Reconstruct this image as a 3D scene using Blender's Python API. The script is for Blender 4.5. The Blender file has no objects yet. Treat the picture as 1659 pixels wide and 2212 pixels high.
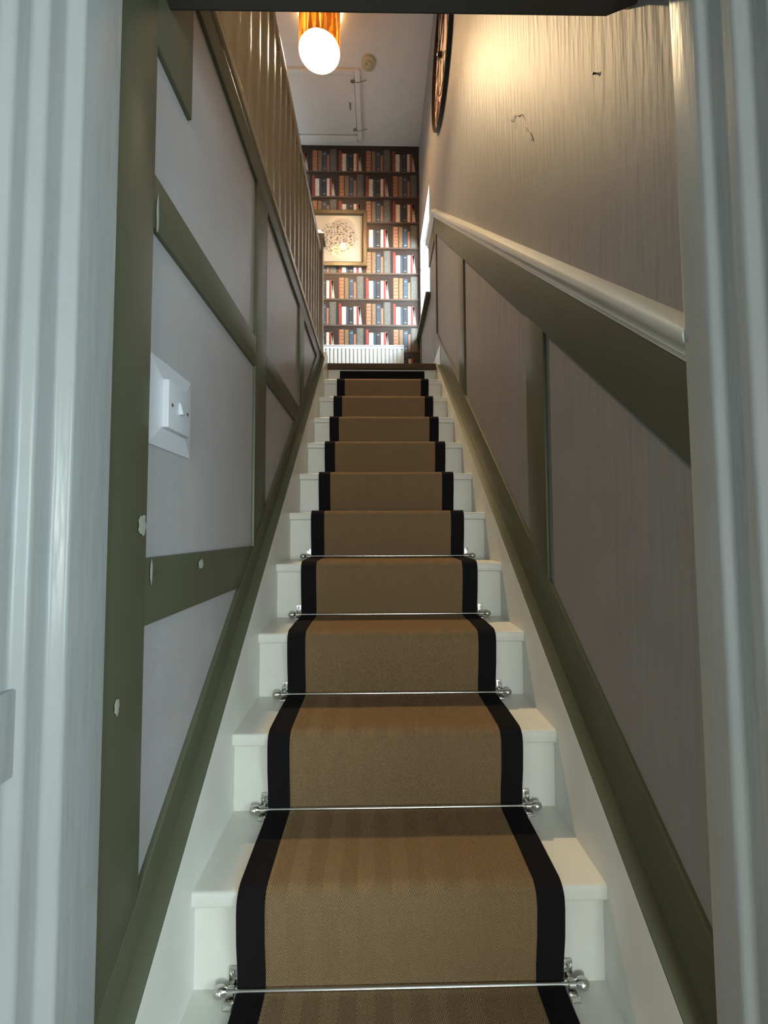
import bpy, bmesh, math, random
from mathutils import Vector, Matrix, Euler
random.seed(7)
C = bpy.context.scene.collection
PI = math.pi

# ------------------------------------------------------------------ camera
sc = bpy.context.scene
cam = bpy.data.cameras.new('camera'); camo = bpy.data.objects.new('camera', cam); C.objects.link(camo)
cam.sensor_fit = 'VERTICAL'; cam.sensor_height = 36.0; cam.lens = 900.0 / 2212.0 * 36.0
cam.clip_start = 0.02
PIT, YAW, ROL = 0.0473287, 0.0182699, -0.0034103
F = Vector((math.sin(YAW)*math.cos(PIT), math.cos(YAW)*math.cos(PIT), math.sin(PIT)))
Rr = Vector((math.cos(YAW), -math.sin(YAW), 0)); Uu = Rr.cross(F)
R2 = Rr*math.cos(ROL) + Uu*math.sin(ROL); U2 = -Rr*math.sin(ROL) + Uu*math.cos(ROL)
M = Matrix((( R2.x, U2.x, -F.x, -0.0449), (R2.y, U2.y, -F.y, -0.8137), (R2.z, U2.z, -F.z, 0.6701), (0, 0, 0, 1)))
camo.matrix_world = M
sc.camera = camo
sc.view_settings.view_transform = 'Standard'; sc.view_settings.look = 'None'
sc.view_settings.gamma = 1.0; sc.view_settings.exposure = 0.22

# ------------------------------------------------------------------ light
SKY = 0.93          # daylight outside both windows
HALL_SKY = 30.0
REAR_FILL = 80.0
WIN_W = 400.0
BULB = 1300.0
SPOT = 300.0
w = bpy.data.worlds.new('sky'); sc.world = w; w.use_nodes = True
bg = w.node_tree.nodes['Background']; bg.inputs['Color'].default_value = (0.62, 0.87, 1.0, 1); bg.inputs['Strength'].default_value = SKY

def area(name, loc, rot, sx, sy, power, col):
    l = bpy.data.lights.new(name, 'AREA'); l.shape = 'RECTANGLE'; l.size = sx; l.size_y = sy; l.energy = power; l.color = col
    o = bpy.data.objects.new(name, l); C.objects.link(o); o.location = loc; o.rotation_euler = rot
    return o
# daylight through the hall window behind the photographer, and through the landing window
area('hall_window_daylight', (1.62, -1.75, 0.75), (0, math.radians(90), 0), 1.3, 1.3, HALL_SKY, (0.70, 0.93, 1.0))
area('hall_rear_fill', (0.35, -5.19, 0.70), (math.radians(90), 0, 0), 1.1, 1.2, REAR_FILL, (0.90, 1.0, 0.97))  # added fill from behind to lift the upper risers, no known window there
area('landing_window_daylight', (1.45, 2.95, 3.45), (0, math.radians(84), math.radians(-14)), 1.6, 2.0, WIN_W, (0.70, 0.90, 1.0))

# ------------------------------------------------------------------ dimensions
G, RS, W2 = 0.2126076, 0.18705, 0.39
XW, XB = 0.43, 0.42                  # wall face, face of the painted boards
LZ = RS*10                            # landing level
FZ = -3*RS                            # hall floor
CZ = 4.885                            # upper ceiling
YB = 3.55                             # back wall
SZ = 1.627                            # soffit over the foot of the stairs
SY = -0.085
Y0 = -0.225                           # where the walls start behind the door lining

# ------------------------------------------------------------------ materials
def s2l(c): 
    c = c/255.0
    return c/12.92 if c <= 0.04045 else ((c+0.055)/1.055)**2.4
def rgb(r, g, b): return (s2l(r), s2l(g), s2l(b), 1)
def new_mat(name, col, rough=0.5, metal=0.0, spec=0.5, bump=None, coat=0.0, var=0.0):
    m = bpy.data.materials.new(name); m.use_nodes = True
    nt = m.node_tree; b = nt.nodes['Principled BSDF']
    b.inputs['Base Color'].default_value = col; b.inputs['Roughness'].default_value = rough
    b.inputs['Metallic'].default_value = metal; b.inputs['Specular IOR Level'].default_value = spec
    b.inputs['Coat Weight'].default_value = coat; b.inputs['Coat Roughness'].default_value = 0.15
    tc = nt.nodes.new('ShaderNodeTexCoord')
    if bump:
        sx, sy, sz, dist, strength = bump
        mp = nt.nodes.new('ShaderNodeMapping'); mp.inputs['Scale'].default_value = (sx, sy, sz)
        nz = nt.nodes.new('ShaderNodeTexNoise'); nz.inputs['Scale'].default_value = 1.0; nz.inputs['Detail'].default_value = 3
        bp = nt.nodes.new('ShaderNodeBump'); bp.inputs['Distance'].default_value = dist; bp.inputs['Strength'].default_value = strength
        nt.links.new(tc.outputs['Object'], mp.inputs['Vector']); nt.links.new(mp.outputs[0], nz.inputs['Vector'])
        nt.links.new(nz.outputs['Fac'], bp.inputs['Height']); nt.links.new(bp.outputs[0], b.inputs['Normal'])
    if var:
        n2 = nt.nodes.new('ShaderNodeTexNoise'); n2.inputs['Scale'].default_value = 9; n2.inputs['Detail'].default_value = 6
        rp = nt.nodes.new('ShaderNodeMapRange'); rp.inputs['From Min'].default_value = 0.3; rp.inputs['From Max'].default_value = 0.7
        rp.inputs['To Min'].default_value = 1-var; rp.inputs['To Max'].default_value = 1+var
        mx = nt.nodes.new('ShaderNodeVectorMath'); mx.operation = 'SCALE'; mx.inputs[0].default_value = col[:3]
        nt.links.new(tc.outputs['Object'], n2.inputs['Vector']); nt.links.new(n2.outputs['Fac'], rp.inputs['Value'])
        nt.links.new(rp.outputs[0], mx.inputs['Scale']); nt.links.new(mx.outputs[0], b.inputs['Base Color'])
    return m
GREY = new_mat('grey_wall_paint', rgb(186, 181, 182), 0.36, bump=(26, 26, 3.2, 0.003, 0.28), var=0.03)
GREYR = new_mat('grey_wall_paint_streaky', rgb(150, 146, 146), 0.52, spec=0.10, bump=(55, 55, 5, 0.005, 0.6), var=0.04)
GREEN = new_mat('olive_green_satin_paint', rgb(90, 91, 71), 0.40, bump=(14, 14, 3, 0.002, 0.4), var=0.05)
WHITE = new_mat('white_gloss_woodwork', rgb(222, 220, 212), 0.32, bump=(18, 18, 6, 0.002, 0.4), var=0.03)
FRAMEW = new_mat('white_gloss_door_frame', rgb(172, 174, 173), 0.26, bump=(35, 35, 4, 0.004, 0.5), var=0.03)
SPIND = new_mat('cream_gloss_spindles', rgb(178, 166, 146), 0.22, bump=(40, 40, 5, 0.003, 0.5), var=0.03)
CEIL = new_mat('ceiling_paint', rgb(226, 224, 220), 0.8, bump=(5, 5, 5, 0.004, 0.4), var=0.02)
SOFF = new_mat('soffit_dark', rgb(66, 64, 60), 0.7, bump=(20, 20, 20, 0.003, 0.4), var=0.05)  # even dark base for the underside of the low ceiling
BLACKF = new_mat('black_binding', rgb(26, 23, 25), 0.95, spec=0.1, bump=(700, 700, 700, 0.0008, 0.5))
BROWNC = new_mat('dark_brown_carpet', rgb(96, 78, 64), 0.95, spec=0.1, bump=(400, 400, 400, 0.002, 0.8), var=0.08)
CHROME = new_mat('polished_nickel', rgb(205, 203, 198), 0.2, metal=1.0)
BLACKM = new_mat('black_metal', rgb(22, 18, 20), 0.45)
PLASTIC = new_mat('white_plastic', rgb(216, 216, 222), 0.25)
ALARM = new_mat('yellowed_plastic', rgb(196, 184, 150), 0.45)
RADW = new_mat('radiator_white', rgb(236, 236, 234), 0.3)
WOODF = new_mat('bronze_wood_frame', rgb(74, 56, 34), 0.35, bump=(40, 6, 40, 0.002, 0.5), var=0.12)
BOLTM = new_mat('painted_over_bolt', rgb(150, 144, 134), 0.5)
DUSTY = new_mat('steel_bolt', rgb(150, 146, 138), 0.35, metal=0.8)
FILLER = new_mat('filler_patch', rgb(170, 170, 160), 0.8)
COB = new_mat('pale_web', rgb(252, 248, 240), 0.8)
HALLW = new_mat('hall_wall_paint', rgb(190, 192, 190), 0.7, var=0.03)
HALLF = new_mat('hall_floor_wood', rgb(120, 98, 76), 0.5, var=0.1)
NUMM = new_mat('faded_brown_paint', rgb(150, 112, 98), 0.6)
FACE = new_mat('pinkish_clock_face', rgb(222, 186, 168), 0.6, bump=(60, 60, 6, 0.002, 0.4), var=0.12)

def carpet():
    m = bpy.data.materials.new('tan_herringbone_carpet'); m.use_nodes = True; nt = m.node_tree; N = nt.nodes; L = nt.links
    b = N['Principled BSDF']; b.inputs['Roughness'].default_value = 0.95; b.inputs['Specular IOR Level'].default_value = 0.12
    uv = N.new('ShaderNodeUVMap'); sp = N.new('ShaderNodeSeparateXYZ'); L.new(uv.outputs[0], sp.inputs[0])
    def mth(op, a, bb, c=None):
        n = N.new('ShaderNodeMath'); n.operation = op
        for i, v in enumerate((a, bb, c)):
            if v is None: continue
            if isinstance(v, (int, float)): n.inputs[i].default_value = v
            else: L.new(v, n.inputs[i])
        return n.outputs[0]
    pp = mth('PINGPONG', sp.outputs[0], 0.0325)
    ph = mth('MULTIPLY_ADD', pp, 2.3, sp.outputs[1])
    nz = N.new('ShaderNodeTexNoise'); nz.inputs['Scale'].default_value = 30; L.new(uv.outputs[0], nz.inputs['Vector'])
    ph = mth('MULTIPLY_ADD', nz.outputs['Fac'], 0.006, ph)
    s = mth('SINE', mth('MULTIPLY', ph, 2*PI/0.0068), 0)
    n2 = N.new('ShaderNodeTexNoise'); n2.inputs['Scale'].default_value = 420; n2.inputs['Detail'].default_value = 3; L.new(uv.outputs[0], n2.inputs['Vector'])
    h = mth('MULTIPLY_ADD', n2.outputs['Fac'], 1.6, s)
    ramp = N.new('ShaderNodeMapRange'); ramp.inputs['From Min'].default_value = -0.6; ramp.inputs['From Max'].default_value = 2.2
    L.new(h, ramp.inputs['Value'])
    mix = N.new('ShaderNodeMix'); mix.data_type = 'RGBA'
    mix.inputs['A'].default_value = rgb(132, 106, 78); mix.inputs['B'].default_value = rgb(214, 176, 132)
    L.new(ramp.outputs[0], mix.inputs['Factor']); L.new(mix.outputs['Result'], b.inputs['Base Color'])
    bp = N.new('ShaderNodeBump'); bp.inputs['Distance'].default_value = 0.0018; bp.inputs['Strength'].default_value = 1.0
    L.new(h, bp.inputs['Height']); L.new(bp.outputs[0], b.inputs['Normal'])
    return m
TAN = carpet()

def attr_mat(name, rough, coat=0.0):
    m = bpy.data.materials.new(name); m.use_nodes = True; nt = m.node_tree; b = nt.nodes['Principled BSDF']
    a = nt.nodes.new('ShaderNodeVertexColor'); a.layer_name = 'Col'
    tc = nt.nodes.new('ShaderNodeTexCoord'); nz = nt.nodes.new('ShaderNodeTexNoise'); nz.inputs['Scale'].default_value = 55; nz.inputs['Detail'].default_value = 5
    rp = nt.nodes.new('ShaderNodeMapRange'); rp.inputs['From Min'].default_value = 0.3; rp.inputs['From Max'].default_value = 0.7
    rp.inputs['To Min'].default_value = 0.78; rp.inputs['To Max'].default_value = 1.2
    v = nt.nodes.new('ShaderNodeVectorMath'); v.operation = 'SCALE'
    nt.links.new(tc.outputs['Object'], nz.inputs['Vector']); nt.links.new(nz.outputs['Fac'], rp.inputs['Value'])
    nt.links.new(a.outputs['Color'], v.inputs[0]); nt.links.new(rp.outputs[0], v.inputs['Scale'])
    nt.links.new(v.outputs[0], b.inputs['Base Color']); b.inputs['Roughness'].default_value = rough
    return m
PAPER = attr_mat('printed_book_wallpaper', 0.5)

def emis(name, col, st):
    m = bpy.data.materials.new(name); m.use_nodes = True; b = m.node_tree.nodes['Principled BSDF']
    b.inputs['Base Color'].default_value = col; b.inputs['Emission Color'].default_value = col; b.inputs['Emission Strength'].default_value = st
    return m
BULBM = emis('warm_lit_bulb', (1.0, 0.64, 0.30, 1), BULB)

def glass(name, tint=(1, 1, 1, 1), rough=0.0):
    m = bpy.data.materials.new(name); m.use_nodes = True; nt = m.node_tree
    for n in list(nt.nodes): nt.nodes.remove(n)
    out = nt.nodes.new('ShaderNodeOutputMaterial'); t = nt.nodes.new('ShaderNodeBsdfTransparent'); t.inputs[0].default_value = tint
    g = nt.nodes.new('ShaderNodeBsdfGlossy'); g.inputs['Roughness'].default_value = rough
    mx = nt.nodes.new('ShaderNodeMixShader'); fr = nt.nodes.new('ShaderNodeFresnel'); fr.inputs[0].default_value = 1.75
    ge = nt.nodes.new('ShaderNodeNewGeometry'); mm = nt.nodes.new('ShaderNodeMath'); mm.operation = 'SUBTRACT'; mm.inputs[0].default_value = 1.0
    ml = nt.nodes.new('ShaderNodeMath'); ml.operation = 'MULTIPLY'
    nt.links.new(ge.outputs['Backfacing'], mm.inputs[1]); nt.links.new(mm.outputs[0], ml.inputs[0]); nt.links.new(fr.outputs[0], ml.inputs[1])
    nt.links.new(ml.outputs[0], mx.inputs[0]); nt.links.new(t.outputs[0], mx.inputs[1]); nt.links.new(g.outputs[0], mx.inputs[2])
    nt.links.new(mx.outputs[0], out.inputs[0]); return m
GLASS = glass('picture_glass', rough=0.015)
PANE = glass('window_glass')

def shade_mats():
    m = bpy.data.materials.new('striped_gold_wood_shade'); m.use_nodes = True; nt = m.node_tree; N = nt.nodes; L = nt.links
    b = N['Principled BSDF']; b.inputs['Roughness'].default_value = 0.5
    uv = N.new('ShaderNodeUVMap'); mp = N.new('ShaderNodeMapping'); mp.inputs['Scale'].default_value = (64, 1.6, 1)
    L.new(uv.outputs[0], mp.inputs[0])
    vo = N.new('ShaderNodeTexVoronoi'); vo.distance = 'CHEBYCHEV'; vo.inputs['Scale'].default_value = 1; L.new(mp.outputs[0], vo.inputs['Vector'])
    cr = N.new('ShaderNodeValToRGB'); e = cr.color_ramp; e.interpolation = 'CONSTANT'
    e.elements[0].position = 0; e.elements[0].color = rgb(120, 70, 25); e.elements[1].position = 0.25; e.elements[1].color = rgb(214, 150, 62)
    for p, c in ((0.45, rgb(236, 196, 120)), (0.6, rgb(150, 110, 60)), (0.75, rgb(222, 130, 40)), (0.88, rgb(190, 170, 120))):
        k = e.elements.new(p); k.color = c
    se = N.new('ShaderNodeSeparateColor'); L.new(vo.outputs['Color'], se.inputs[0]); L.new(se.outputs[0], cr.inputs[0]); L.new(cr.outputs[0], b.inputs['Base Color'])
    tr = N.new('ShaderNodeBsdfTranslucent'); L.new(cr.outputs[0], tr.inputs[0])
    mx = N.new('ShaderNodeMixShader'); mx.inputs[0].default_value = 0.5
    L.new(b.outputs[0], mx.inputs[1]); L.new(tr.outputs[0], mx.inputs[2]); L.new(mx.outputs[0], N['Material Output'].inputs[0])
    return m
SHADEO = shade_mats()
SHADEI = new_mat('white_shade_lining', rgb(222, 212, 186), 0.7)
_n = SHADEI.node_tree; _t = _n.nodes.new('ShaderNodeBsdfTranslucent'); _t.inputs[0].default_value = (1, 0.9, 0.7, 1); _m = _n.nodes.new('ShaderNodeMixShader'); _m.inputs[0].default_value = 0.05
_n.links.new(_n.nodes['Principled BSDF'].outputs[0], _m.inputs[1]); _n.links.new(_t.outputs[0], _m.inputs[2]); _n.links.new(_m.outputs[0], _n.nodes['Material Output'].inputs[0])

def art_mat():
    m = bpy.data.materials.new('ink_drawing_print'); m.use_nodes = True; nt = m.node_tree; N = nt.nodes; L = nt.links
    b = N['Principled BSDF']; b.inputs['Roughness'].default_value = 0.7
    uv = N.new('ShaderNodeUVMap'); n1 = N.new('ShaderNodeTexNoise'); n1.inputs['Scale'].default_value = 26; n1.inputs['Detail'].default_value = 5; n1.inputs['Roughness'].default_value = 0.7
    L.new(uv.outputs[0], n1.inputs['Vector'])
    gr = N.new('ShaderNodeVectorMath'); gr.operation = 'DISTANCE'; gr.inputs[1].default_value = (0.55, 0.52, 0); L.new(uv.outputs[0], gr.inputs[0])
    mr = N.new('ShaderNodeMapRange'); mr.inputs['From Min'].default_value = 0.30; mr.inputs['From Max'].default_value = 0.52; mr.inputs['To Min'].default_value = 0.0; mr.inputs['To Max'].default_value = 0.3
    L.new(gr.outputs['Value'], mr.inputs['Value'])
    sb = N.new('ShaderNodeMath'); sb.operation = 'SUBTRACT'; L.new(n1.outputs['Fac'], sb.inputs[0]); L.new(mr.outputs[0], sb.inputs[1])
    cr = N.new('ShaderNodeValToRGB'); cr.color_ramp.elements[0].position = 0.47; cr.color_ramp.elements[0].color = rgb(206, 186, 160)
    cr.color_ramp.elements[1].position = 0.6; cr.color_ramp.elements[1].color = rgb(70, 55, 50)
    L.new(sb.outputs[0], cr.inputs[0]); L.new(cr.outputs[0], b.inputs['Base Color'])
    return m
ART = art_mat()

# ------------------------------------------------------------------ helpers
def bevel(bm, wd, seg=2):
    if wd: bmesh.ops.bevel(bm, geom=[e for e in bm.edges if e.calc_face_angle(0) > 0.5], offset=wd, segments=seg, profile=0.6, affect='EDGES', clamp_overlap=True)
def box(x0, x1, y0, y1, z0, z1, bev=0.0, bm=None, seg=2):
    t = bmesh.new()
    vs = [t.verts.new((x, y, z)) for x in (x0, x1) for y in (y0, y1) for z in (z0, z1)]
    for f in ((0,1,3,2), (4,6,7,5), (0,4,5,1), (2,3,7,6), (0,2,6,4), (1,5,7,3)): t.faces.new([vs[i] for i in f])
    bmesh.ops.recalc_face_normals(t, faces=t.faces)
    bevel(t, bev, seg)
    return merge(t, bm)
def merge(t, bm):
    if bm is None: return t
    me = bpy.data.meshes.new('tmp'); t.to_mesh(me); t.free(); bm.from_mesh(me); bpy.data.meshes.remove(me); return bm
def prism(poly, axis, a, b, bev=0.0, bm=None, seg=2):
    """polygon extruded along an axis. poly pairs are the remaining two axes in x,y,z order"""
    t = bmesh.new()
    def P(p, c):
        q = list(p); q.insert(axis, c); return q
    A = [t.verts.new(P(p, a)) for p in poly]; B = [t.verts.new(P(p, b)) for p in poly]
    t.faces.new(A); t.faces.new(B[::-1]); n = len(poly)
    for i in range(n): t.faces.new((A[i], B[i], B[(i+1) % n], A[(i+1) % n]))
    bmesh.ops.recalc_face_normals(t, faces=t.faces)
    bevel(t, bev, seg)
    return merge(t, bm)
def lathe(prof, seg=32, bm=None, mat=None):
    t = bmesh.new(); rings = []
    for r, z in prof:
        if r < 1e-6: rings.append([t.verts.new((0, 0, z))])
        else: rings.append([t.verts.new((r*math.cos(2*PI*i/seg), r*math.sin(2*PI*i/seg), z)) for i in range(seg)])
    for a, b in zip(rings, rings[1:]):
        for i in range(seg):
            j = (i+1) % seg
            if len(a) == 1 and len(b) == 1: continue
            if len(a) == 1: t.faces.new((a[0], b[i], b[j]))
            elif len(b) == 1: t.faces.new((a[i], b[0], a[j]))
            else: t.faces.new((a[i], b[i], b[j], a[j]))
    bmesh.ops.recalc_face_normals(t, faces=t.faces)
    if mat is not None: t.transform(mat)
    return merge(t, bm)
def tube(pts, r, seg=8, bm=None, closed=False):
    t = bmesh.new(); rings = []; pts = [Vector(p) for p in pts]; n = len(pts)
    for i, p in enumerate(pts):
        a = pts[i-1] if (i > 0 or closed) else p; b = pts[(i+1) % n] if (i < n-1 or closed) else p
        d = (b-a).normalized(); u = d.cross(Vector((0.31, 0.17, 0.93))).normalized(); v = d.cross(u)
        rr = r[i] if isinstance(r, (list, tuple)) else r
        rings.append([t.verts.new(p + u*rr*math.cos(2*PI*k/seg) + v*rr*math.sin(2*PI*k/seg)) for k in range(seg)])
    pairs = list(zip(rings, rings[1:])) + ([(rings[-1], rings[0])] if closed else [])
    for a, b in pairs:
        for k in range(seg): t.faces.new((a[k], a[(k+1) % seg], b[(k+1) % seg], b[k]))
    if not closed: t.faces.new(rings[0][::-1]); t.faces.new(rings[-1])
    bmesh.ops.recalc_face_normals(t, faces=t.faces)
    return merge(t, bm)
def obj(name, bm, mat, parent=None, smooth=True, loc=None):
    me = bpy.data.meshes.new(name); bm.to_mesh(me); bm.free(); me.materials.append(mat)
    if smooth:
        for p in me.polygons: p.use_smooth = True
        try: me.set_sharp_from_angle(angle=math.radians(38))
        except Exception: pass
    o = bpy.data.objects.new(name, me); C.objects.link(o)
    if parent: 
        o.parent = parent
        o.matrix_parent_inverse = Matrix.Translation(parent.location).inverted() if not parent.parent else Matrix.Identity(4)
    if loc: o.location = loc
    return o
def thing(name, label, cat, loc=(0, 0, 0), group=None):
    o = bpy.data.objects.new(name, None); C.objects.link(o); o.empty_display_size = 0.05; o.location = loc
    o['label'] = label; o['category'] = cat
    if group: o['group'] = group
    return o
def tag(o, label, cat, group=None, kind=None):
    o['label'] = label; o['category'] = cat
    if group: o['group'] = group
    if kind: o['kind'] = kind
    return o
def struct(name, bm, mat, label, cat):
    return tag(obj(name, bm, mat, smooth=False), label, cat, kind='structure')
def sub(o, parent):      # make an existing part a sub-part
    mw = o.matrix_parent_inverse.copy(); o.parent = parent; o.matrix_parent_inverse = Matrix.Identity(4); return o

# ------------------------------------------------------------------ the setting
WY0, WY1, WZ0, WZ1 = 2.74, 3.53, 2.74, 3.80           # landing window opening
b = bmesh.new()
xr0, xr1 = XW, XW+0.16
box(xr0, xr1, Y0-0.10, WY0, FZ, CZ, bm=b); box(xr0, xr1, WY1, YB+0.1, FZ, CZ, bm=b)
box(xr0, xr1, WY0, WY1, FZ, WZ0, bm=b); box(xr0, xr1, WY0, WY1, WZ1, CZ, bm=b)
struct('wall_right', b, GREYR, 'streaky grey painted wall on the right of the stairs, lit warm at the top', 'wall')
b = box(-XW-0.14, -XW, Y0-0.07, 2.20, FZ, LZ-0.02)
struct('wall_left', b, GREY, 'grey painted wall on the left behind the green battens', 'wall')
b = box(-2.2, -2.1, -0.2, YB+0.1, LZ, CZ)
struct('wall_landing', b, CEIL, 'white wall on the far side of the upper landing', 'wall')
b = box(-2.2, XW, SY-0.10, SY-0.001, SZ+0.02, CZ)
struct('wall_front', b, CEIL, 'white wall above the low soffit facing up the stairs', 'wall')
b = box(-2.2, XW+0.16, -0.2, YB+0.1, CZ, CZ+0.1)
struct('ceiling', b, CEIL, 'off-white painted landing ceiling with the loft hatch', 'ceiling')
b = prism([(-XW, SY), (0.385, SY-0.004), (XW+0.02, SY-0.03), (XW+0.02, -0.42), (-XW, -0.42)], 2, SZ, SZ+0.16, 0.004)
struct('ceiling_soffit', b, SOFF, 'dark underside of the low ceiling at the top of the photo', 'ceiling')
b = box(-2.2, -XW-0.005, -0.2, YB, LZ-0.16, LZ)
struct('floor_landing', b, BROWNC, 'brown carpeted landing floor behind the white spindles', 'floor')
b = box(-XW, XW, 2.20, YB, LZ-0.16, LZ-0.002)
struct('floor_stairhead', b, BROWNC, 'brown carpeted floor at the head of the stairs', 'floor')
# hall the photographer stands in
HX, HY = 1.75, -5.2
b = box(-HX, HX, HY, -0.02, FZ-0.1, FZ); struct('floor', b, HALLF, 'hall floor at the foot of the stairs', 'floor')
b = box(-HX, HX, HY, -0.42, SZ+0.02, SZ+0.12); struct('ceiling_hall', b, HALLW, 'hall ceiling behind the photographer', 'ceiling')
b = box(-HX, -XW-0.06, -0.42, -0.325, FZ, SZ+0.02); box(XW+0.05, HX, -0.42, -0.325, FZ, SZ+0.02, bm=b)
struct('wall_hall', b, HALLW, 'hall wall around the stair door opening', 'wall')
b = box(-HX-0.1, -HX, HY, -0.325, FZ, SZ+0.1); box(-HX, -0.2, HY-0.1, HY, FZ, SZ+0.1, bm=b); box(0.9, HX, HY-0.1, HY, FZ, SZ+0.1, bm=b); box(-0.2, 0.9, HY-0.1, HY, FZ, 0.1, bm=b); box(-0.2, 0.9, HY-0.1, HY, 1.3, SZ+0.1, bm=b)  # rear opening is made up to let the added rear fill in
box(HX, HX+0.1, HY, -2.4, FZ, SZ+0.1, bm=b); box(HX, HX+0.1, -1.1, -0.325, FZ, SZ+0.1, bm=b)
box(HX, HX+0.1, -2.4, -1.1, FZ, 0.1, bm=b); box(HX, HX+0.1, -2.4, -1.1, 1.4, SZ+0.1, bm=b)
struct('wall_hall_outer', b, HALLW, 'outer hall walls with a window opening', 'wall')

# ---- back wall: printed wallpaper of book shelves (flat print, one surface)
def paper_wall():
    bm = bmesh.new(); col = bm.loops.layers.float_color.new('Col')
    def quad(pts, c, lift):
        f = bm.faces.new([bm.verts.new((x, YB-lift, z)) for x, z in pts])
        for l in f.loops: l[col] = c
    x0, x1, z0, z1 = -2.1, XW, LZ, CZ
    quad([(x0, z0), (x1, z0), (x1, z1), (x0, z1)], rgb(52, 36, 31), 0)
    P = 0.285; REP = 0.583; u = REP/485.0
    CR, RD, OR, TN, BK, GB, DS, BL = rgb(208, 188, 170), rgb(150, 62, 54), rgb(164, 108, 78), rgb(126, 96, 70), rgb(54, 52, 56), rgb(98, 92, 84), rgb(44, 42, 46), rgb(62, 72, 84)
    books = [(0, 44, 192, OR, 'ribs'), (50, 36, 190, TN, 'n'), (90, 40, 183, BL, 'band'), (133, 20, 150, OR, 'n'), (155, 62, 205, GB, 'n'),
             (222, 14, 150, DS, 'n'), (242, 22, 192, RD, 'n'), (266, 40, 163, CR, 'n'), (309, 20, 160, BL, 'n'), (331, 36, 165, BK, 'band'),
             (372, 26, 165, CR, 'n'), (399, 17, 165, RD, 'n'), (418, 13, 165, CR, 'n'), (434, 14, 167, CR, 'lean')]
    k = 0
    for row in range(-1, 11):
        zb = 2.882 + P*(row-3)          # shelf line under this row
        if zb + 0.06 > z1: break
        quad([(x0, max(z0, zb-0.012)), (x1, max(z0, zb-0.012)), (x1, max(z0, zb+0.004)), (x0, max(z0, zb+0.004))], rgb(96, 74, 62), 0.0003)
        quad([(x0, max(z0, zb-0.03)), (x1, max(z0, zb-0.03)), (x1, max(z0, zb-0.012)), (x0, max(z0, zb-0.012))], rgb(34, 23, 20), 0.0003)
        xs = -0.732 + 0.583 + (0 if (row-3) % 2 == 0 else REP/2) - 0.0 + 0.0
        for rep in range(-5, 3):
            for (bx, bw, bh, c, kind) in books:
                X = xs + rep*REP + bx*u; Wd = bw*u; H = bh*u*1.0
                if X+Wd > x1 or X < x0: continue
                zt = min(zb+0.004+H, z1-0.002); zz = max(zb+0.004, z0)
                if zt <= zz+0.01: continue
                ln = -0.022 if kind == 'lean' else 0
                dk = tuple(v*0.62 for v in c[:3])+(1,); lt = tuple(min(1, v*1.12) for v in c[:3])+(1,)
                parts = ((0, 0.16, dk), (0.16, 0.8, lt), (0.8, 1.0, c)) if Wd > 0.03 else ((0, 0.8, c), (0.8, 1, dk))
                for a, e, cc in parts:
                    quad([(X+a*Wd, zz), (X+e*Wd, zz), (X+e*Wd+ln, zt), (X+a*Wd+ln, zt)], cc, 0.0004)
                if kind == 'ribs':
                    for j in range(1, 6):
                        zr = zz + (zt-zz)*j/6
                        quad([(X+0.1*Wd, zr), (X+0.9*Wd, zr), (X+0.9*Wd, zr+0.006), (X+0.1*Wd, zr+0.006)], rgb(112, 62, 42), 0.0006)
                if kind == 'band':
                    for fr in (0.1, 0.86):
                        zr = zz + (zt-zz)*fr
                        quad([(X+0.25*Wd, zr), (X+0.8*Wd, zr), (X+0.8*Wd, zr+0.005), (X+0.25*Wd, zr+0.005)], rgb(190, 186, 176), 0.0006)
    for f in bm.faces: f.normal_update()
    for f in bm.faces:
        if f.normal.y > 0: f.normal_flip()
    box(x0, x1+0.16, YB+0.002, YB+0.1, FZ, CZ, bm=bm)
    for f in bm.faces:
        if f.calc_center_median().y > YB+0.0015:
            for l in f.loops: l[col] = (0.05, 0.04, 0.035, 1)
    struct('wall_back', bm, PAPER, 'back landing wall papered with printed shelves of old books', 'wall')
paper_wall()

# ---- landing window: frame, glass, sill
wn = thing('window_1', 'narrow pale blue daylight window beside the book wallpaper', 'window', (XW, WY0, WZ0)); wn['kind'] = 'structure'
fx0, fx1 = XW+0.004, XW+0.034
FWD = 0.022
b = box(fx0, fx1, WY0, WY0+FWD, WZ0, WZ1, 0.003); box(fx0, fx1, WY1-FWD, WY1, WZ0, WZ1, 0.003, bm=b)
box(fx0, fx1, WY0+FWD, WY1-FWD, WZ1-FWD, WZ1, 0.003, bm=b); box(fx0, fx1, WY0+FWD, WY1-FWD, WZ0, WZ0+FWD, 0.003, bm=b)
box(fx0+0.006, fx1, WY0+FWD, WY1-FWD, 3.45, 3.475, 0.003, bm=b)
obj('window_frame', b, WHITE, wn)
obj('pane', box(fx0+0.012, fx0+0.016, WY0+FWD, WY1-FWD, WZ0+FWD, WZ1-FWD), PANE, wn, smooth=False)
obj('window_sill', box(XW-0.045, XW+0.002, WY0-0.06, YB-0.01, WZ0-0.035, WZ0, 0.006), GREEN, wn)

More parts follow.
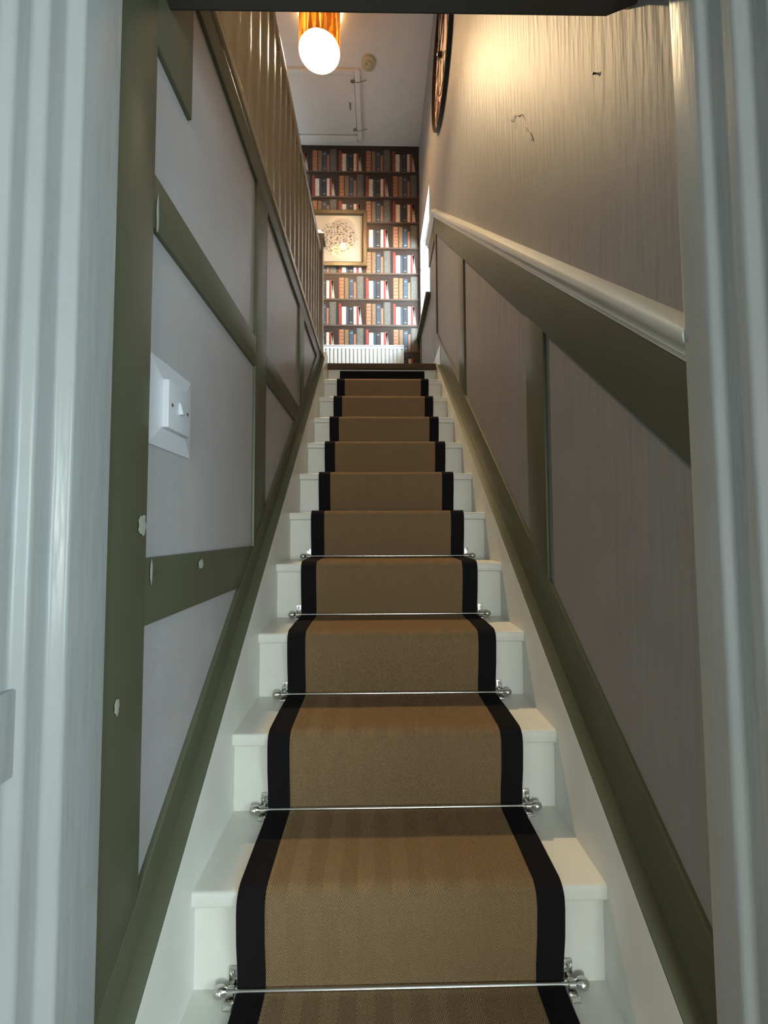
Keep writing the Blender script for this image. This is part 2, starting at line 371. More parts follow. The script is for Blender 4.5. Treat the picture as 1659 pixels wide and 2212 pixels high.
# ---- door lining at the foot of the stairs
dr = thing('door_1', 'white gloss door lining framing both sides of the photo', 'door frame', (0, -0.3, FZ)); dr['kind'] = 'structure'
LT = SZ-0.001
def lining(prof, side, name):
    t = bmesh.new(); poly = [(side*x, y) for x, y in prof] + [(side*0.60, prof[-1][1]), (side*0.60, prof[0][1])]
    t = prism(poly, 2, FZ, LT, 0.0); 
    es = [e for e in t.edges if abs(e.verts[0].co.z-e.verts[1].co.z) > 1]
    bmesh.ops.bevel(t, geom=es, offset=0.0042, segments=4, profile=0.5, affect='EDGES', clamp_overlap=True)
    if side > 0:
        for v in t.verts:
            if v.co.x < 0.55: v.co.x += 0.001+(SZ-v.co.z)*0.0086
    return obj(name, t, FRAMEW, dr)
lining([(0.417, -0.226), (0.417, -0.302), (0.434, -0.309), (0.434, -0.337), (0.447, -0.345), (0.447, -0.366), (0.459, -0.373), (0.459, -0.398), (0.475, -0.408), (0.475, -0.44)], -1, 'jamb')
lining([(0.388, -0.238), (0.389, -0.284), (0.399, -0.292), (0.400, -0.328), (0.413, -0.338), (0.413, -0.362), (0.43, -0.372), (0.43, -0.44)], 1, 'jamb')
b = box(-0.452, -0.4405, -0.372, -0.338, 0.405, 0.50, 0.003)
o = obj('hinge', b, FRAMEW, dr); o['label'] = 'painted-over hinge leaf'

# ------------------------------------------------------------------ staircase
st = thing('staircase', 'white painted wooden staircase rising between the panelled walls', 'staircase', (0, 0, FZ))
NO = 0.0158
for n in range(-2, 10):
    z = n*RS; y = n*G
    b = box(-W2, W2, y, y+G+NO+0.01, z-0.030, z, 0.0)
    es = [e for e in b.edges if all(abs(v.co.y-y) < 1e-6 for v in e.verts) and abs(e.verts[0].co.x-e.verts[1].co.x) > 0.1]
    bmesh.ops.bevel(b, geom=es, offset=0.006, segments=3, profile=0.5, affect='EDGES')
    obj('tread', b, WHITE, st)
for n in range(-2, 11):
    z = n*RS; y = n*G+NO
    obj('riser', box(-W2, W2, y, y+0.018, z-RS, z-0.030 if n < 10 else z-0.03), WHITE, st, smooth=False)
def string(side, icpt, slope, name, endy=2.126):
    ya = Y0+0.0; yb = endy
    poly = [(ya, FZ), (ya, icpt+slope*ya), (yb, icpt+slope*yb), (yb+0.06, icpt+slope*yb), (yb+0.06, LZ-0.16), (0.6, FZ)]
    x0, x1 = (-XW+0.001, -W2) if side < 0 else (W2, XW-0.001)
    return obj(name, prism(poly, 0, x0, x1, 0.0025), WHITE, st)
SLL, ICL = 0.8745, 0.128
SLR, ICR = 0.8253, 0.128
string(-1, ICL, SLL, 'stringer', 2.06); string(1, ICR, SLR, 'stringer', 2.10)

# ------------------------------------------------------------------ runner
def runner_path():
    T = 0.007; pts = []; r = 0.026
    # start on hall floor, go up
    for n in range(-2, 10):
        y, z = n*G, n*RS
        yb = y+NO-T-0.002          # riser face
        yn = y-T                     # nose front
        if n == -2: pts.append((yb, z-RS+T))
        else: pts.append((yb-0.004, z-RS+T+0.004))
        pts.append((yb-0.006, z-RS*0.75)); pts.append((yn-0.001, z-RS*0.45)); pts.append((yn-0.004, z-0.032))
        for k in range(7):
            a = k/6*PI/2
            pts.append((yn-0.003+r-r*math.cos(a), z+T-r+r*math.sin(a)))
        pts.append((y+0.10, z+T+0.002)); pts.append((y+G-0.012, z+T+0.001))
    n = 10; y, z = n*G, n*RS
    pts += [(y+NO-T-0.002, z-RS+T+0.006), (y+NO-T-0.004, z-RS*0.6)]
    return pts, (y+NO-T-0.003, z-RS*0.34), (y+NO-T, z-0.045)
RP, RA, RB = runner_path()
rn = thing('stair_runner', 'tan herringbone stair runner with wide black borders down the white stairs', 'stair carpet', (0, 0, FZ))
def strip(name, x0, x1, pts, mat, thick=0.006, nx=1, wob=0.0):
    bm = bmesh.new(); uvl = bm.loops.layers.uv.new('UVMap')
    nr = []
    P = [Vector((0, p[0], p[1])) for p in pts]; s = [0]
    for a, c in zip(P, P[1:]): s.append(s[-1]+(c-a).length)
    def nrm(i):
        a = P[max(0, i-1)]; c = P[min(len(P)-1, i+1)]; d = (c-a).normalized(); return Vector((0, -d.z, d.y))
    top = []; bot = []
    for i, p in enumerate(P):
        n = nrm(i)
        rt = []; rb = []
        for k in range(nx+1):
            x = x0+(x1-x0)*k/nx
            q = Vector((x, 0, 0)); h = wob*math.sin(x*23+i*0.9)*math.sin(x*9+1.3*i) if wob else 0
            rt.append(bm.verts.new(p+q+n*h)); rb.append(bm.verts.new(p+q-n*thick))
        top.append(rt); bot.append(rb)
    def face(vs, uv):
        f = bm.faces.new(vs)
        for l, t in zip(f.loops, uv): l[uvl].uv = t
    for i in range(len(P)-1):
        for k in range(nx):
            xa = x0+(x1-x0)*k/nx; xb = x0+(x1-x0)*(k+1)/nx
            uv = [(xa+2, s[i]), (xb+2, s[i]), (xb+2, s[i+1]), (xa+2, s[i+1])]
            face([top[i][k], top[i][k+1], top[i+1][k+1], top[i+1][k]], uv)
            face([bot[i][k], bot[i+1][k], bot[i+1][k+1], bot[i][k+1]], [uv[0], uv[3], uv[2], uv[1]])
        for k in (0, nx):
            face([top[i][k], top[i+1][k], bot[i+1][k], bot[i][k]], [(x0, s[i]), (x0, s[i+1]), (x0+.006, s[i+1]), (x0+.006, s[i])])
    for i in (0, len(P)-1):
        face([top[i][0]] + [bot[i][k] for k in range(nx+1)] + [top[i][k] for k in range(nx, 0, -1)], [(0, 0)]*(2*nx+2))
    bmesh.ops.recalc_face_normals(bm, faces=bm.faces)
    return obj(name, bm, mat, rn)
strip('carpet_field', -0.254, 0.254, RP, TAN, nx=10, wob=0.0006)
RPB = [(p[0], p[1]) for p in RP]
def lift(pts, d):
    out = []
    for i, p in enumerate(pts):
        a = pts[max(0, i-1)]; c = pts[min(len(pts)-1, i+1)]; dx, dz = c[0]-a[0], c[1]-a[1]; l = math.hypot(dx, dz)
        out.append((p[0]-dz/l*d, p[1]+dx/l*d))
    return out
for x0, x1 in ((-0.304, -0.252), (0.252, 0.304)):
    o = strip('border', x0, x1, lift(RP, 0.0012), BLACKF); o['label'] = 'black woven border'
o = strip('end_binding', -0.304, 0.304, [RP[-1], RA, RB], BLACKF); o['label'] = 'black binding across the top end'

# ------------------------------------------------------------------ stair rods
def rod_thing():
    t = thing('stair_rod', '', 'stair rod', (0, 0, 0), 'slim nickel rods holding the runner')
    b = tube([(-0.335, 0, 0), (-0.1, 0, 0.0), (0.1, 0, 0.0), (0.335, 0, 0)], 0.0042, 12)
    obj('rod', b, CHROME, t)
    for s in (-1, 1):
        rot = Matrix.Rotation(s*PI/2, 4, 'Y')
        b = lathe([(0, 0.016), (0.006, 0.0145), (0.0095, 0.010), (0.0105, 0.004), (0.0095, -0.002), (0.006, -0.007), (0.0045, -0.010), (0.0075, -0.012), (0.0075, -0.016), (0.0042, -0.018)], 16)
        b.transform(Matrix.Translation((s*0.333, 0, 0)) @ rot); obj('finial', b, CHROME, t)
        # bracket: screw plate on the riser, plate on the tread and eye round the rod
        b = box(s*0.316-0.008, s*0.316+0.008, 0.012, 0.0155, -0.004, 0.030, 0.001)
        box(s*0.316-0.008, s*0.316+0.008, -0.022, 0.014, -0.0125, -0.0095, 0.001, bm=b)
        tube([(s*0.316-0.006, 0, 0), (s*0.316+0.006, 0, 0)], 0.0075, 12, bm=b)
        box(s*0.316-0.003, s*0.316+0.003, 0.0, 0.014, -0.006, 0.006, 0.001, bm=b)
        lathe([(0.0035, 0), (0.0035, 0.0015), (0.002, 0.003), (0, 0.0032)], 10, bm=b, mat=Matrix.Translation((s*0.316, 0.012, 0.022)) @ Matrix.Rotation(PI/2, 4, 'X'))
        obj('bracket', b, CHROME, t)
    return t
RODL = ['slim nickel stair rod nearest the camera, lowest of the five', 'nickel stair rod second from the bottom, across the runner',
        'nickel stair rod third from the bottom, middle of the five', 'nickel stair rod fourth from the bottom, one below the highest', 'thin nickel stair rod highest up the runner, smallest of the five']
r0 = rod_thing()
for i in range(5):
    if i == 0: r = r0
    else:
        r = r0.copy(); C.objects.link(r)
        for ch in [c for c in r0.children]:
            c = ch.copy(); C.objects.link(c); c.parent = r
    r.location = (0.001, i*G+NO-0.0165, (i-1)*RS+0.013); r['label'] = RODL[i]

# ------------------------------------------------------------------ panelling, left
BT = 0.0025
def wallpoly(side, poly, depth=0.010, mat=GREEN, name='rail', parent=None, bev=BT, front=None):
    fx = XB if front is None else front
    a, c = (-XW-0.002, -fx) if side < 0 else (fx, XW+0.002)
    return obj(name, prism(poly, 0, a, c, bev), mat, parent)
pl = thing('wall_panelling', 'olive green batten panelling on the left wall around the switch', 'wall panelling', (-XB, 0.9, FZ))
def topL(y): return 0.212+0.88*y
def botL(y): return 0.10+0.8745*y
wallpoly(-1, [(-0.225, FZ), (-0.125, FZ), (-0.125, SZ), (-0.225, SZ)], name='stile', parent=pl)
for (a, c) in ((0.472, 0.598), (1.205, 1.333)):
    wallpoly(-1, [(a, botL(a)), (c, botL(c)), (c, 1.80), (a, 1.80)], name='stile', parent=pl, front=XB+0.0004)
wallpoly(-1, [(-0.13, 1.188), (1.12, 1.188), (1.205, 1.272), (1.205, 1.282), (-0.13, 1.282)], name='rail', parent=pl, front=XB+0.0008)
wallpoly(-1, [(-0.13, 0.518), (0.36, 0.518), (0.48, 0.628), (-0.13, 0.628)], name='rail', parent=pl, front=XB+0.0008)
wallpoly(-1, [(-0.13, 1.512), (0.008, 1.512), (0.008, 1.79), (-0.13, 1.79)], name='rail', parent=pl, front=XB+0.0004)
wallpoly(-1, [(-0.06, 1.787), (2.10, 1.787), (2.10, LZ-0.003), (-0.06, LZ-0.003)], name='rail', parent=pl)
wallpoly(-1, [(-0.225, botL(-0.225)-0.05), (-0.225, topL(-0.225)), (1.84, topL(1.84)), (2.06, LZ-0.02), (2.12, LZ-0.02), (2.12, 1.80)], name='base_rail', parent=pl, front=XB-0.001)
def cap(side, ic, sl, ya, yb, par):
    a, c = (-XB-0.004, -W2-0.0006) if side < 0 else (W2+0.0006, XB+0.004)
    obj('base_capping', prism([(ya, ic+sl*ya), (yb, ic+sl*yb), (yb, ic+sl*yb+0.005), (ya, ic+sl*ya+0.005)], 0, a, c, 0.001), GREEN, par)
cap(-1, ICL, SLL, Y0, 2.05, pl)
# worn filler spots on the green paint
for (y, z, a, c) in ((-0.142, 0.682, 0.011, 0.017), (0.083, 0.603, 0.012, 0.010), (-0.112, 0.605, 0.004, 0.02), (-0.118, 1.215, 0.004, 0.035), (-0.196, 0.42, 0.006, 0.012)):
    t = bmesh.new(); n = 14; ph = random.random()*6
    vs = [t.verts.new((-XB+0.0012+0.0008, y+a*math.cos(2*PI*k/n)*(1+0.2*math.sin(3*k+ph)), z+c*math.sin(2*PI*k/n)*(1+0.2*math.cos(2*k+ph)))) for k in range(n)]
    cv = t.verts.new((-XB+0.0032, y, z))
    for k in range(n): t.faces.new((vs[k], vs[(k+1) % n], cv))
    bmesh.ops.recalc_face_normals(t, faces=t.faces)
    o = obj('filler_patch', t, FILLER, pl); o['label'] = 'pale rough chip in the green paint'

# ------------------------------------------------------------------ panelling, right
pr = thing('wall_panelling', 'olive green batten panelling with white dado rail on the right wall', 'wall panelling', (XB, 1.0, FZ))
def topR(y): return 0.276+0.8307*y
def botR(y): return 0.10+0.8253*y
def grnR(y): return 0.948+0.88*y
def dadR(y): return 1.105+0.868*y
YT = 2.375
cap(1, ICR, SLR, Y0, 2.09, pr)
for (a, c) in ((0.318, 0.453), (1.338, 1.478)):
    wallpoly(1, [(a, botR(a)), (c, botR(c)), (c, grnR(c)+0.02), (a, grnR(a)+0.02)], name='stile', parent=pr, front=XB+0.0006)
wallpoly(1, [(YT-0.07, LZ), (YT, LZ), (YT, grnR(YT)), (YT-0.07, grnR(YT-0.07))], name='stile', parent=pr, front=XB+0.0006)
wallpoly(1, [(Y0, botR(Y0)-0.05), (2.12, 1.84), (2.12, LZ+0.0), (YT-0.02, LZ), (YT, LZ+0.2), (YT-0.06, topR(YT-0.06)), (Y0, topR(Y0))], name='base_rail', parent=pr, front=XB)
wallpoly(1, [(Y0, grnR(Y0)), (YT, grnR(YT)), (YT+0.02, grnR(YT)), (YT+0.02, dadR(YT)), (YT, dadR(YT)+0.02), (Y0, dadR(Y0)+0.02)], name='rail', parent=pr, front=XB+0.0003)
wallpoly(1, [(YT, 2.99), (WY0, 2.99), (WY0, 3.17), (YT, 3.17)], name='rail', parent=pr, front=XB+0.0003)
wallpoly(1, [(3.43, LZ), (3.50, LZ), (3.50, 2.7), (3.43, 2.7)], name='stile', parent=pr)
# dado moulding: profile swept up the slope then level to the window
def dado():
    prof = [(0.0, -0.030), (0.012, -0.030), (0.014, -0.020), (0.020, -0.016), (0.020, -0.008), (0.030, 0.002), (0.036, 0.012), (0.038, 0.022), (0.036, 0.030), (0.028, 0.036), (0.0, 0.040)]
    bm = bmesh.new(); rings = []
    path = [(-0.239, dadR(-0.239)+0.03), (0.5, dadR(0.5)+0.03), (1.4, dadR(1.4)+0.03), (YT, dadR(YT)+0.03), (WY0-0.002, dadR(YT)+0.02)]
    for i, (y, z) in enumerate(path):
        rings.append([bm.verts.new((XW-d, y, z+h)) for d, h in prof])
    for a, c in zip(rings, rings[1:]):
        for k in range(len(prof)-1): bm.faces.new((a[k], a[k+1], c[k+1], c[k]))
    bm.faces.new(rings[0]); bm.faces.new(rings[-1][::-1])
    bmesh.ops.recalc_face_normals(bm, faces=bm.faces)
    o = obj('dado_rail', bm, WHITE, pr); o['label'] = 'white moulded dado rail'
dado()
b = box(XB-0.004, XW, 2.13, YB, LZ, LZ+0.15, 0.003); struct('baseboard_right', b, WHITE, 'white skirting board along the landing wall under the window', 'skirting board')

# ------------------------------------------------------------------ landing carpet nosing
b = prism([(10*G-0.012, LZ-0.030), (10*G-0.016, LZ-0.010), (10*G-0.012, LZ+0.004), (10*G+0.01, LZ+0.010), (2.6, LZ+0.010), (3.4, LZ+0.010), (3.4, LZ), (10*G+0.02, LZ), (10*G+0.02, LZ-0.034), (10*G-0.004, LZ-0.036)], 0, -0.392, 0.386, 0.002)
tag(obj('landing_carpet', b, BROWNC), 'dark brown carpet edge rolled over the top step', 'carpet')

# ------------------------------------------------------------------ balustrade
bl = thing('balustrade', 'cream gloss landing balustrade of square spindles seen from below on the left', 'balustrade', (-0.44, 1.0, LZ))
obj('base_rail', box(-0.475, -0.412, 0.0, 1.94, LZ-0.002, LZ+0.028, 0.004), SPIND, bl)
HZ = 2.56
t = prism([(-0.475, HZ), (-0.418, HZ), (-0.413, HZ+0.018), (-0.415, HZ+0.04), (-0.43, HZ+0.055), (-0.463, HZ+0.055), (-0.48, HZ+0.04), (-0.483, HZ+0.018)], 1, 0.0, 1.94, 0.003)
obj('handrail', t, SPIND, bl)
sp0 = box(-0.0155, 0.0155, -0.0155, 0.0155, 0, HZ-LZ-0.026, 0.0025)
spm = None
for k in range(-2, 17):
    y = 0.268+0.0983*k
    if y > 1.92: break
    if spm is None:
        o = obj('baluster', sp0, SPIND, bl); spm = o
    else:
        o = spm.copy(); C.objects.link(o)
    o.location = (-0.4335, y, LZ+0.027)
nx, ny = -0.441, 1.975
o = obj('newel_post', box(nx-0.036, nx+0.036, ny-0.036, ny+0.036, LZ+0.001, 2.66, 0.004), SPIND, bl)
b = box(nx-0.047, nx+0.047, ny-0.047, ny+0.047, 2.66, 2.70, 0.006)
t = bmesh.new()
c4 = [t.verts.new((nx+sx*0.043, ny+sy*0.043, 2.70)) for sx, sy in ((-1, -1), (1, -1), (1, 1), (-1, 1))]
d4 = [t.verts.new((nx+sx*0.012, ny+sy*0.012, 2.745)) for sx, sy in ((-1, -1), (1, -1), (1, 1), (-1, 1))]
for i in range(4): t.faces.new((c4[i], c4[(i+1) % 4], d4[(i+1) % 4], d4[i]))
t.faces.new(d4); t.faces.new(c4[::-1]); bmesh.ops.recalc_face_normals(t, faces=t.faces); merge(t, b)
obj('newel_cap', b, SPIND, o)
bpy.data.objects['newel_cap'].matrix_parent_inverse = o.matrix_parent_inverse.inverted() if False else Matrix.Identity(4)

# ------------------------------------------------------------------ light switch
sw = thing('light_switch', 'white light switch on a square surround on the left wall', 'light switch', (-XW, -0.04, 0.90))
yc, zc, x = -0.040, 0.898, -XW
def frustum(y0, y1, z0, z1, yi0, yi1, zi0, zi1, xa, xb, hole=True):
    t = bmesh.new()
    A = [t.verts.new((xa, y, z)) for y, z in ((y0, z0), (y1, z0), (y1, z1), (y0, z1))]
    B = [t.verts.new((xa+0.004, y, z)) for y, z in ((y0, z0), (y1, z0), (y1, z1), (y0, z1))]
    D = [t.verts.new((xb, y, z)) for y, z in ((yi0, zi0), (yi1, zi0), (yi1, zi1), (yi0, zi1))]
    for i in range(4):
        j = (i+1) % 4; t.faces.new((A[i], A[j], B[j], B[i])); t.faces.new((B[i], B[j], D[j], D[i]))
    t.faces.new(D); t.faces.new(A[::-1]); bmesh.ops.recalc_face_normals(t, faces=t.faces); return t
t = frustum(yc-0.078, yc+0.078, zc-0.078, zc+0.078, yc-0.045, yc+0.045, zc-0.045, zc+0.045, x, x+0.009)
obj('surround', t, PLASTIC, sw, smooth=False)
obj('switch_plate', box(x+0.008, x+0.020, yc-0.043, yc+0.043, zc-0.043, zc+0.043, 0.002), PLASTIC, sw)
t = prism([(x+0.019, zc-0.011), (x+0.028, zc-0.009), (x+0.022, zc+0.012), (x+0.019, zc+0.012)], 1, yc-0.005, yc+0.005, 0.001)
obj('rocker', t, PLASTIC, sw)
for s in (-1, 1):
    obj('screw', lathe([(0.0035, 0), (0.0035, 0.001), (0, 0.0015)], 12, mat=Matrix.Translation((x+0.0195, yc+s*0.030, zc)) @ Matrix.Rotation(PI/2, 4, 'Y')), DUSTY, sw)

# ------------------------------------------------------------------ pendant lamp
LX, LY = -0.491, 2.35
lp = thing('pendant_lamp', 'lit drum pendant lamp with striped gold shade hanging from the ceiling', 'ceiling lamp', (LX, LY, CZ))
SH0, SH1, SR = 4.505, 4.845, 0.164
def cyl_uv(r, z0, z1, seg=64, cap=None):
    t = bmesh.new(); uvl = t.loops.layers.uv.new('UVMap'); A = []; B = []
    for i in range(seg):
        a = 2*PI*i/seg; A.append(t.verts.new((LX+r*math.cos(a), LY+r*math.sin(a), z0))); B.append(t.verts.new((LX+r*math.cos(a), LY+r*math.sin(a), z1)))
    for i in range(seg):
        j = (i+1) % seg; f = t.faces.new((A[i], A[j], B[j], B[i]))
        for l, u in zip(f.loops, ((i/seg, 0), ((i+1)/seg, 0), ((i+1)/seg, 1), (i/seg, 1))): l[uvl].uv = u
    return t
sh = obj('lamp_shade', cyl_uv(SR, SH0, SH1), SHADEO, lp)
sl = obj('shade_lining', cyl_uv(SR-0.002, SH0+0.0005, SH1-0.0005), SHADEI, sh)
ring = [(LX+(SR-0.001)*math.cos(2*PI*i/48), LY+(SR-0.001)*math.sin(2*PI*i/48)) for i in range(48)]
obj('shade_ring', tube([(p[0], p[1], SH0) for p in ring], 0.002, 6, closed=True), SHADEI, sh)
b = tube([(p[0], p[1], SH1) for p in ring], 0.002, 6, closed=True)
for k in range(3):
    a = 2*PI*k/3+0.5
    tube([(LX+0.0*math.cos(a), LY+0.0*math.sin(a), SH1-0.13), (LX+(SR-0.003)*math.cos(a), LY+(SR-0.003)*math.sin(a), SH1-0.13)], 0.002, 6, bm=b)
obj('shade_spider', b, SHADEI, sh)
BZ = 4.52
b = lathe([(0, 0), (0.006, 0.004), (0.014, 0.020), (0.022, 0.042), (0.0275, 0.066), (0.0285, 0.085), (0.025, 0.104), (0.017, 0.120), (0.012, 0.130)], 20, mat=Matrix.Translation((LX, LY, BZ)))
bu = obj('bulb', b, BULBM, lp); bu['label'] = 'glowing candle bulb'
sl_ = bpy.data.lights.new('added_stair_spot', 'SPOT'); sl_.energy = SPOT; sl_.color = (1.0, 0.74, 0.42); sl_.spot_size = math.radians(64); sl_.spot_blend = 1.0; sl_.shadow_soft_size = 0.03
so = bpy.data.objects.new('added_stair_spot', sl_); C.objects.link(so); so.location = (LX, LY, 4.507)  # added spot under the bulb, throws extra light down onto the treads
so.rotation_euler = Vector((0.20, -2.2, -4.6)).to_track_quat('-Z', 'Y').to_euler()
obj('lamp_holder', lathe([(0.0, 0.128), (0.013, 0.128), (0.016, 0.14), (0.018, 0.19), (0.012, 0.20), (0.0, 0.20)], 20, mat=Matrix.Translation((LX, LY, BZ))), PLASTIC, lp)
obj('cord', tube([(LX, LY, BZ+0.198), (LX, LY, CZ-0.02)], 0.0035, 8), PLASTIC, lp)
obj('ceiling_rose', lathe([(0, -0.026), (0.02, -0.026), (0.045, -0.014), (0.05, 0)], 28, mat=Matrix.Translation((LX, LY, CZ))), PLASTIC, lp)

# ------------------------------------------------------------------ smoke alarm
t = lathe([(0, -0.042), (0.030, -0.042), (0.036, -0.038), (0.038, -0.030), (0.050, -0.028), (0.062, -0.020), (0.066, -0.006), (0.066, 0)], 40, mat=Matrix.Translation((-0.105, 2.735, CZ)))
sa = thing('smoke_alarm', 'round yellowed smoke alarm on the ceiling beside the loft hatch', 'smoke alarm', (-0.105, 2.735, CZ))
obj('housing', t, ALARM, sa)
obj('test_button', lathe([(0, -0.046), (0.008, -0.046), (0.009, -0.041)], 16, mat=Matrix.Translation((-0.125, 2.715, CZ))), DUSTY, sa)

# ------------------------------------------------------------------ loft hatch
hx0, hx1, hy0, hy1 = -0.95, -0.243, 2.842, 3.41
lh = thing('loft_hatch', 'square white loft hatch with two bolts in the landing ceiling', 'loft hatch', ((hx0+hx1)/2, (hy0+hy1)/2, CZ))
obj('hatch_panel', box(hx0, hx1, hy0, hy1, CZ-0.012, CZ, 0.002), CEIL, lh)
b = bmesh.new()
f = 0.05; g = 0.006
box(hx1+g, hx1+g+f, hy0-g-f, hy1+g+f, CZ-0.024, CZ, 0.004, bm=b); box(hx0-g-f, hx0-g, hy0-g-f, hy1+g+f, CZ-0.024, CZ, 0.004, bm=b)
box(hx0-g, hx1+g, hy0-g-f, hy0-g, CZ-0.024, CZ, 0.004, bm=b); box(hx0-g, hx1+g, hy1+g, hy1+g+f+0.03, CZ-0.024, CZ, 0.004, bm=b)
obj('hatch_frame', b, CEIL, lh)
for y in (2.885, 3.355):
    b = box(-0.275, -0.235, y-0.014, y+0.014, CZ-0.016, CZ-0.012, 0.001); box(-0.225, -0.19, y-0.014, y+0.014, CZ-0.022, CZ-0.018, 0.001, bm=b)
    tube([(-0.28, y, CZ-0.024), (-0.185, y, CZ-0.024)], 0.0045, 8, bm=b); tube([(-0.262, y, CZ-0.024), (-0.262, y-0.004, CZ-0.044)], 0.004, 8, bm=b)
    tube([(-0.19, y, CZ-0.024), (-0.13, y, CZ-0.004)], 0.003, 8, bm=b)
    o = obj('bolt', b, BOLTM, lh)
o = obj('catch', box(-0.30, -0.285, 3.08, 3.15, CZ-0.018, CZ-0.012, 0.001), BOLTM, lh)

# ------------------------------------------------------------------ clock
CY_, CZ_, CR_ = 1.92, 3.98, 0.402
ck = thing('wall_clock', 'large round black skeleton clock high on the right wall', 'clock', (XW, CY_, CZ_))
def ringmesh(r0, r1, xa, xb, seg=96):
    t = bmesh.new(); R = []
    for i in range(seg):
        a = 2*PI*i/seg; cy, cz = math.cos(a), math.sin(a)
        R.append([t.verts.new((X, CY_+r*cy, CZ_+r*cz)) for r, X in ((r0, xa), (r1, xa), (r1, xb), (r0, xb))])
    for i in range(seg):
        A, B = R[i], R[(i+1) % seg]
        for k in range(4): t.faces.new((A[k], A[(k+1) % 4], B[(k+1) % 4], B[k]))
    bmesh.ops.recalc_face_normals(t, faces=t.faces); return t
obj('rim', ringmesh(CR_-0.009, CR_, XW-0.031, XW-0.001), BLACKM, ck)
t = lathe([(0, 0), (CR_-0.008, 0), (CR_-0.008, 0.003), (0, 0.003)], 96, mat=Matrix.Translation((XW-0.001, CY_, CZ_)) @ Matrix.Rotation(-PI/2, 4, 'Y'))
obj('clock_face', t, FACE, ck)
obj('inner_ring', ringmesh(0.202, 0.206, XW-0.012, XW-0.006, 64), BLACKM, ck)
def bar(a, r0, r1, wd, xa, xb, nm, dy=0.0, bm=None):
    t = box(xa, xb, -wd/2+dy, wd/2+dy, r0, r1, 0.001)
    t.transform(Matrix.Translation((0, CY_, CZ_)) @ Matrix.Rotation(-a, 4, 'X'))
    return merge(t, bm)
ROM = {1: 'I', 2: 'II', 3: 'III', 4: 'IIII', 5: 'V', 6: 'VI', 7: 'VII', 8: 'VIII', 9: 'IX', 10: 'X', 11: 'XI', 12: 'XII'}
for h in range(1, 13):
    s = ROM[h]; wds = {'I': 0.024, 'V': 0.06, 'X': 0.06}; tot = sum(wds[c] for c in s); p = -tot/2; bm = bmesh.new(); a = -h*PI/6
    for ch in s:
        c = p+wds[ch]/2; p += wds[ch]
        def slanted(y0, y1):
            t = prism([(y0-0.006, 0.235), (y0+0.006, 0.235), (y1+0.006, 0.36), (y1-0.006, 0.36)], 0, XW-0.010, XW-0.004)
            t.transform(Matrix.Translation((0, CY_, CZ_)) @ Matrix.Rotation(-a, 4, 'X')); merge(t, bm)
        if ch == 'I': slanted(c, c)
        elif ch == 'V': slanted(c, c-0.022); slanted(c, c+0.022)
        else: slanted(c-0.02, c+0.02); slanted(c+0.02, c-0.02)
    obj('numeral', bm, NUMM, ck)
bm = bmesh.new()
for k in range(4): bar(k*PI/2+PI/4, 0.0, CR_-0.006, 0.005, XW-0.016, XW-0.012, 'x', bm=bm)
obj('spokes', bm, BLACKM, ck)
def hand(a, pts, xa, nm):
    t = prism([(y, r) for y, r in pts] + [(-y, r) for y, r in reversed(pts) if y > 0], 0, xa, xa+0.004, 0.0008)
    t.transform(Matrix.Translation((0, CY_, CZ_)) @ Matrix.Rotation(-a, 4, 'X')); obj(nm, t, BLACKM, ck)
hand(math.radians(352), [(0.005, -0.03), (0.005, 0.06), (0.024, 0.11), (0.030, 0.17), (0.014, 0.24), (0.004, 0.33), (0, 0.34)], XW-0.034, 'minute_hand')
hand(math.radians(181), [(0.006, -0.03), (0.006, 0.04), (0.026, 0.08), (0.034, 0.13), (0.018, 0.18), (0.005, 0.23), (0, 0.24)], XW-0.028, 'hour_hand')
obj('hub', lathe([(0, 0.05), (0.015, 0.044), (0.018, 0.03), (0.018, 0.01)], 24, mat=Matrix.Translation((XW, CY_, CZ_)) @ Matrix.Rotation(-PI/2, 4, 'Y')), BLACKM, ck)

# ------------------------------------------------------------------ picture on the book wall
px0, px1, pz0, pz1 = -0.845, -0.137, 3.513, 4.140; fw = 0.053
pc = thing('picture_frame', 'bronze framed speckled ink drawing hanging on the book wallpaper', 'picture', ((px0+px1)/2, YB, (pz0+pz1)/2))
bm = bmesh.new(); yf = YB-0.03
prof = [(0, yf+0.006), (0.006, yf), (fw-0.012, yf+0.002), (fw, yf+0.010), (fw, YB-0.004), (0, YB-0.001)]
cs = [(px0, pz0, 1, 1), (px1, pz0, -1, 1), (px1, pz1, -1, -1), (px0, pz1, 1, -1)]
R = [[bm.verts.new((cx+sx*d, y, cz+sz*d)) for d, y in prof] for cx, cz, sx, sz in cs]
for i in range(4):
    A, B = R[i], R[(i+1) % 4]
    for k in range(len(prof)): bm.faces.new((A[k], A[(k+1) % len(prof)], B[(k+1) % len(prof)], B[k]))
bmesh.ops.recalc_face_normals(bm, faces=bm.faces)
obj('frame', bm, WOODF, pc, smooth=False)
t = bmesh.new(); uvl = t.loops.layers.uv.new('UVMap')
def flat(t, y, d=0.0):
    vs = [t.verts.new((X, y, Z)) for X, Z in ((px0+fw-d, pz0+fw-d), (px1-fw+d, pz0+fw-d), (px1-fw+d, pz1-fw+d), (px0+fw-d, pz1-fw+d))]
    fc = t.faces.new(vs)
    for l, u in zip(fc.loops, ((0, 0), (1, 0), (1, 1), (0, 1))): l[uvl].uv = u
flat(t, YB-0.008, 0.002); o = obj('drawing', t, ART, pc, smooth=False)
obj('glass', box(px0+fw-0.004, px1-fw+0.004, YB-0.0145, YB-0.0125, pz0+fw-0.004, pz1-fw+0.004), GLASS, pc, smooth=False)

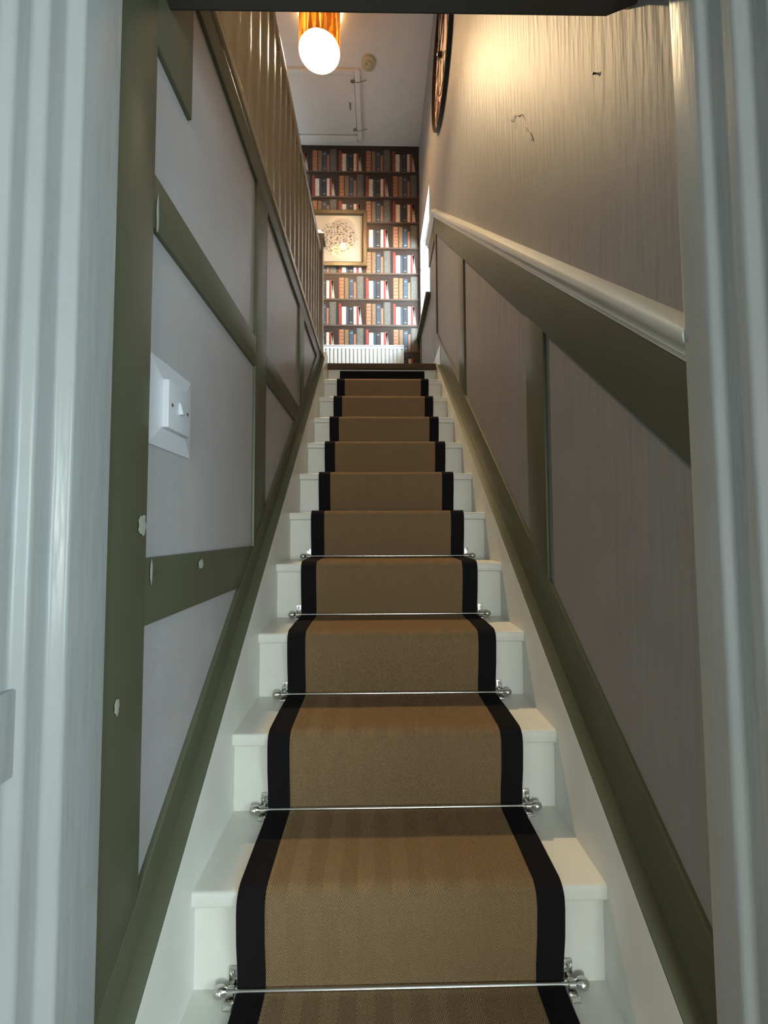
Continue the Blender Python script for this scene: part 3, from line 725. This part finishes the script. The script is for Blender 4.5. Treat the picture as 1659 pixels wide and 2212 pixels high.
# ------------------------------------------------------------------ radiator
rx0, rx1, rz0, rz1 = -1.05, 0.245, 2.03, 2.628
rd = thing('radiator', 'white ribbed radiator under the book wallpaper on the landing', 'radiator', ((rx0+rx1)/2, YB, LZ))
bm = bmesh.new(); pts = []; n = int((rx1-rx0-0.05)/0.0405); st_ = (rx1-rx0-0.05)/n
prof = []
for i in range(n):
    xa = rx0+0.025+i*st_
    prof += [(xa, 3.482), (xa+st_*0.18, 3.466), (xa+st_*0.62, 3.466), (xa+st_*0.80, 3.482)]
prof = [(rx0, 3.482)] + prof + [(rx1, 3.482)]
poly = prof + [(rx1, 3.495), (rx0, 3.495)]
t = prism(poly, 2, rz0+0.035, rz1-0.035)
box(rx0, rx1, 3.474, 3.50, rz1-0.040, rz1-0.008, 0.005, bm=t); box(rx0, rx1, 3.474, 3.50, rz0, rz0+0.04, 0.005, bm=t)
obj('panel', t, RADW, rd, smooth=False)
obj('top_grille', box(rx0, rx1, 3.47, 3.54, rz1-0.010, rz1, 0.002), RADW, rd)
for X in (rx0, rx1-0.004): obj('side_cover', box(X-0.002, X+0.006, 3.47, 3.54, rz0+0.02, rz1-0.002, 0.002), RADW, rd)
t = tube([(rx1-0.02, 3.51, rz0+0.03), (rx1+0.035, 3.51, rz0+0.03), (rx1+0.035, 3.51, LZ)], 0.0075, 10)
obj('valve_pipe', t, DUSTY, rd)

# ------------------------------------------------------------------ little things on the right wall
cb = bmesh.new()
def wl(pts, r): tube([(XW-0.0025-0.0015*(i % 2), y, z) for i, (y, z) in enumerate(pts)], r, 5, bm=cb)
wl([(0.575, 2.115), (0.555, 2.088), (0.52, 2.075), (0.495, 2.045), (0.465, 2.02), (0.44, 1.975)], [0.0006, 0.0012, 0.0010, 0.0015, 0.0010, 0.0006])
wl([(0.435, 1.945), (0.42, 1.915), (0.395, 1.885), (0.382, 1.85)], [0.0006, 0.0010, 0.0014, 0.0022])
wl([(0.52, 2.075), (0.53, 2.05), (0.525, 2.03)], 0.0006)
tag(obj('cobweb', cb, COB), 'wispy pale cobweb strands clinging to the right wall above the dado', 'cobweb')
hk = lathe([(0, 0.008), (0.0035, 0.007), (0.002, 0.005), (0.0015, 0)], 10, mat=Matrix.Translation((XW, 0.03, 1.655)) @ Matrix.Rotation(-PI/2, 4, 'Y'))
tag(obj('nail', hk, BLACKM), 'small dark nail left in the warm lit right wall near the soffit', 'nail')
